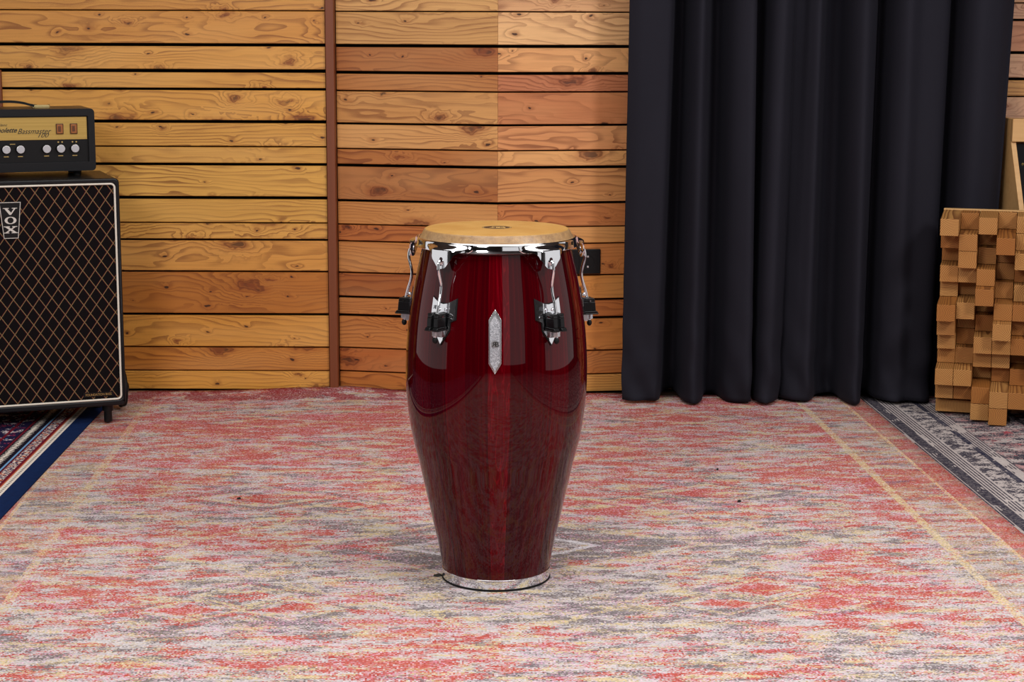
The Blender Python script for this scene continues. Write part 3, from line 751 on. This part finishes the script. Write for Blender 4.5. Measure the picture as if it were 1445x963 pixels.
# ------------------------------------------------------------------ curtain
def curtain():
    K = [(0.358, 0.349, -0.03), (0.4, 0.385, -0.048), (0.47, 0.44, -0.052), (0.493, 0.467, -0.03), (0.508, 0.488, 0.0475), (0.54, 0.53, 0.0665), (0.554, 0.546, -0.025), (0.578, 0.573, -0.058), (0.6, 0.6, -0.03), (0.625, 0.622, 0.057), (0.655, 0.655, 0.0665), (0.676, 0.677, -0.02), (0.715, 0.72, -0.055), (0.745, 0.757, -0.045), (0.752, 0.765, 0.057), (0.785, 0.77, 0.057), (0.797, 0.778, -0.03), (0.83, 0.81, -0.055), (0.861, 0.846, -0.03), (0.872, 0.854, 0), (0.9, 0.87, -0.012), (0.915, 0.905, -0.035), (0.94, 0.935, -0.052), (0.959, 0.956, -0.02), (0.99, 0.985, 0.057), (1.03, 1.04, 0.057), (1.046, 1.056, -0.02), (1.08, 1.085, -0.055), (1.12, 1.112, -0.02), (1.142, 1.133, 0.057), (1.163, 1.154, 0.057), (1.178, 1.168, -0.02), (1.21, 1.215, -0.058), (1.26, 1.255, -0.04), (1.33, 1.31, -0.028), (1.352, 1.335, 0.0), (1.376, 1.362, 0.0665), (1.404, 1.392, -0.01), (1.44, 1.43, -0.04), (1.498, 1.478, -0.03), (1.541, 1.503, -0.005), (1.548, 1.513, -0.005)]
    K = catmull(K, 8); bm = bmesh.new(); nz = 70; V = []
    for j in range(nz+1):
        s = j/nz; z = .016+2.775*s**1.25; t = min(1.0, z/1.27); t2 = min(1.0, max(0, (z-1.27)/1.5))
        row = []
        for i, (xt, xb, d) in enumerate(K):
            x = xb+(xt-xb)*t; k = 1+.18*math.sin(x*23+2.1)*(1-t)
            # small creases low down where the cloth meets the rug
            low = math.exp(-z/.16); cr = .010*low*math.sin(x*61+z*34)+.006*low*math.sin(x*29-z*55)
            y = 1.925+d*1.45*k*(1-.25*t2)+cr
            row.append(bm.verts.new((x+.004*low*math.sin(z*40+x*20), y, z+.003*math.sin(x*17)*low)))
        V.append(row)
    for j in range(nz):
        for i in range(len(K)-1): bm.faces.new((V[j][i], V[j][i+1], V[j+1][i+1], V[j+1][i]))
    m = Mat('black_stage_molton'); x, y, z = m.sep(m.coord()); n = m.noise(m.vec(x*700.0, y*700.0, z*700.0), 1.0, 2); n2 = m.noise(m.vec(x*6.0, y*6.0, z*3.0), 1.0, 3)
    m.set(Base_Color=m.mix(n*.5+n2*.5, lin((22, 21, 28)), lin((36, 35, 44))), Roughness=.85)
    m.p.inputs['Sheen Weight'].default_value = .03; m.p.inputs['Sheen Roughness'].default_value = .4; m.p.inputs['Sheen Tint'].default_value = lin((170, 170, 200))
    m.p.inputs['Specular IOR Level'].default_value = .15
    hem = (z-.045).abs().lt(.0012)
    m.bump(n-hem*1.0, .3, .0008)
    me = bpy.data.meshes.new('curtain'); bm.to_mesh(me); bm.free(); me.materials.append(m.mat)
    for p in me.polygons: p.use_smooth = True
    o = bpy.data.objects.new('curtain', me); COL.objects.link(o)
    md = o.modifiers.new('Solid', 'SOLIDIFY'); md.thickness = .003; md.offset = 0
    tag(o, 'long black cloth curtain hanging in deep folds in front of wooden wall', 'curtain')
curtain()

# ------------------------------------------------------------------ wall socket
def socket():
    P, Q = Vector((-.047, 2.005, 0)), Vector((.62, 2.11, 0)); d = (Q-P).normalized()
    a = math.atan2(d.y, d.x); c = P+d*((.2445+.047-.0378)/d.x)
    o = empty('wall_socket', (c.x, c.y, .4375), a, 'black double wall socket mounted on wood behind the drum', 'socket')
    hx, hz = .0785, .0405
    b = MB(); b.box(-hx, hx, -.009, .0, -hz, hz); b.make('frame', M_black, o, bevel=.0025)
    for cx in (-.0365, .0365):
        b = MB(); b.flat(rrect(cx-.029, cx+.029, -.029, .029, .003), [circle(cx, 0, .0205, n=36)], .0085, .0115, fn=flatfn()); ins = b.make('socket_insert', M_black, o, bevel=.0008)
        b = MB(); b.lathe([(.0208, .0), (.0200, -.006), (0, -.006)], 36); b.xf(Matrix.Translation((cx, -.0108, 0)) @ Matrix.Rotation(PI/2, 4, 'X') @ Matrix.Diagonal((1, 1, .5, 1))); b.make('socket_well', M_rubber, ins, smooth=True)
        for s in (-1, 1):
            b = MB(); b.cyl((cx+s*.0095, -.0068, 0), (cx+s*.0095, -.0085, 0), .0028, seg=12); b.make('pin_hole', M_ink, ins)
            b = MB(); b.box(cx-.003, cx+.003, -.0115, -.0075, s*.0165-.003, s*.0165+.003); b.make('earth_clip', M_steel, ins, bevel=.0006)
socket()

# ------------------------------------------------------------------ wooden block diffuser
def diffuser():
    a = R(-16); o = empty('block_diffuser', (1.326, 1.775, .0160), a, 'wooden acoustic diffuser panel of square pine blocks standing on charcoal rug at right', 'acoustic panel')
    px, pz, nx = .0545, .0518, 8; rows = 12
    o.rotation_euler = (R(3.0), 0, a)
    Hh = rows*pz
    b = MB(); b.box(0, nx*px, 0, .018, .004, Hh+.006); b.make('backboard', M_rackwood, o, bevel=.0015)
    D = ['52413423', '34153241', '14214324', '33412513', '21523142', '54144315', '41253424', '31444231', '22331425', '44123142', '33455313', '00450415']
    meshes = {}
    for r, line in enumerate(D):
        for c in range(nx):
            L = int(line[c])
            if L == 0:
                if r == 11 and c == 0:
                    b = MB(); b.box(.001, 2*px-.001, -.05, 0, .002, pz-.012); b.make('base_rail', M_block, o, bevel=.001)
                continue
            if L not in meshes:
                ln = (.0, .022, .060, .100, .145, .192)[L]; hx, hz = px/2-.0006, pz/2-.0006
                b = MB(); b.box(-hx, hx, -ln, 0, -hz, hz); q = b.make('block', M_block, o, bevel=.0014); meshes[L] = q
            else:
                q = meshes[L].copy(); COL.objects.link(q); q.parent = o
            k = random.Random(r*31+c); jx = k.uniform(-.0006, .0006)
            q.location = (px*(c+.5)+jx, 0, pz*(rows-r-.5)+.004)
    return o
diffuser()

# ------------------------------------------------------------------ slanted wooden rack behind the diffuser
def rack():
    o = empty('equipment_rack', (1.553, 1.895, .0062), 0, 'light wooden slanted rack with black panel behind the block diffuser', 'rack')
    Wd = .48; z = -.0062
    prof = [(-.155, .0), (-.155, .60+z), (.0, .835+z), (.0, .908+z), (.13, .908+z), (.13, .0)]
    for x in (0, Wd-.02):
        b = MB(); b.flat(prof, h0=0, h1=.016, fn=lambda y, zz, h, x=x: (x+h, y, zz)); b.make('side_panel', M_rackwood, o, bevel=.0015)
    b = MB(); b.box(.0, Wd, -.012, .006, .838+z, .909+z); b.make('header_board', M_rackwood, o, bevel=.0015)
    b = MB(); b.box(.016, Wd-.016, .0, .125, .889+z, .905+z); b.make('top_board', M_rackwood, o)
    # black panel recessed a little behind the slanted edge
    L = math.hypot(.155, .235); ang = math.atan2(.235, .155)
    M4 = Matrix.Translation((0, -.147, .60+z)) @ Matrix.Rotation(ang, 4, 'X')
    b = MB(); b.box(.017, Wd-.017, 0, L-.004, -.010, 0); b.xf(M4); bp = b.make('black_panel', simple('black_lacquer_panel', (14, 14, 17), .3), o, bevel=.001)
    for k in range(3):
        for x in (.030, Wd-.03):
            y = L-.078-k*.075
            b = MB(); b.cyl((x, y, -.001), (x, y, .004), .0046, .003, 14); b.xf(M4); b.make('screw', simple('brass_screw', (214, 186, 120), .3, .9), bp)
    b = MB(); b.box(.016, Wd-.016, -.150, -.134, .0, .596+z); b.make('front_panel', M_rackwood, o)
rack()

# ------------------------------------------------------------------ bits on the rug
def lint(x, y, w, d, rz, label):
    b = MB(); pts = [(-.5*w, 0), (-.2*w, -.5*d), (.35*w, -.4*d), (.5*w, .1*d), (.2*w, .5*d), (-.3*w, .35*d)]
    b.flat(pts, h0=0, h1=.004, fn=lambda a, z, h: (a*(1-h*60), z*(1-h*60), h+.001*math.sin(a*300)))
    o = b.make('lint_flake', M_ink); o.location = (x, y, .0065); o.rotation_euler = (0, 0, rz); tag(o, label, 'lint')
lint(-.689, .652, .013, .009, -.5, 'tiny black flake lying on red rug left of the drum')
lint(.574, .641, .010, .012, .4, 'tiny black flake lying on red rug right of the drum')
lint(.556, .978, .009, .006, .9, 'thin dark speck on the rug between the drum and curtain')
lint(-.160, -.003, .020, .012, .1, 'small black chip touching the left side of the drum base')

# ------------------------------------------------------------------ lights
def area(name, loc, target, sx, sy, watts, col=(1, 1, 1)):
    l = bpy.data.lights.new(name, 'AREA'); l.shape = 'RECTANGLE'; l.size = sx; l.size_y = sy; l.energy = watts; l.color = col
    o = bpy.data.objects.new(name, l); COL.objects.link(o); o.location = loc
    d = Vector(target)-Vector(loc); o.rotation_euler = d.to_track_quat('-Z', 'Y').to_euler(); return o
area('key_softbox', (-1.35, -3.5, 2.40), (0, .9, .45), .95, .95, 82, (1, .98, .96))
area('high_softbox_right', (2.3, -1.7, 2.55), (.2, 1.2, .4), .6, .6, 62, (1, .98, .97))
area('side_softbox_right', (2.35, -.10, 1.12), (0, .1, .8), 2.3, 1.9, 10, (1, .98, .98))
area('side_softbox_left', (-2.45, .05, 1.12), (0, .1, .8), 2.7, 1.9, 12, (1, .98, .98))
area('front_softbox', (1.45, -3.6, 1.15), (0, 0, .8), 1.9, 1.9, 8, (1, .98, .98))
area('ceiling_panel', (0, -.6, 2.75), (0, -.6, 0), 2.6, 2.6, 66, (1, .98, .96))
w = bpy.data.worlds.new('World'); SC.world = w; w.use_nodes = True
w.node_tree.nodes['Background'].inputs[0].default_value = (.5, .5, .52, 1); w.node_tree.nodes['Background'].inputs[1].default_value = .05

# ------------------------------------------------------------------ camera
cam = bpy.data.cameras.new('Camera'); co = bpy.data.objects.new('Camera', cam); COL.objects.link(co)
cam.sensor_width = 36; cam.lens = 36*2600/1445; cam.clip_start = .05
pit, rol = R(9.7), R(.2)
fw = Vector((0, math.cos(pit), -math.sin(pit))); up0 = Vector((0, math.sin(pit), math.cos(pit))); rt0 = Vector((1, 0, 0))
rt = rt0*math.cos(rol)+up0*math.sin(rol); up = up0*math.cos(rol)-rt0*math.sin(rol)
co.matrix_world = Matrix(((rt.x, up.x, -fw.x, 0), (rt.y, up.y, -fw.y, -3.87), (rt.z, up.z, -fw.z, 1.187), (0, 0, 0, 1)))
SC.camera = co
vs = SC.view_settings; vs.view_transform = 'Standard'; vs.look = 'None'; vs.gamma = 1; vs.use_curve_mapping = False; vs.exposure = -.06
SC.cycles.use_denoising = True
SC.cycles.max_bounces = 8
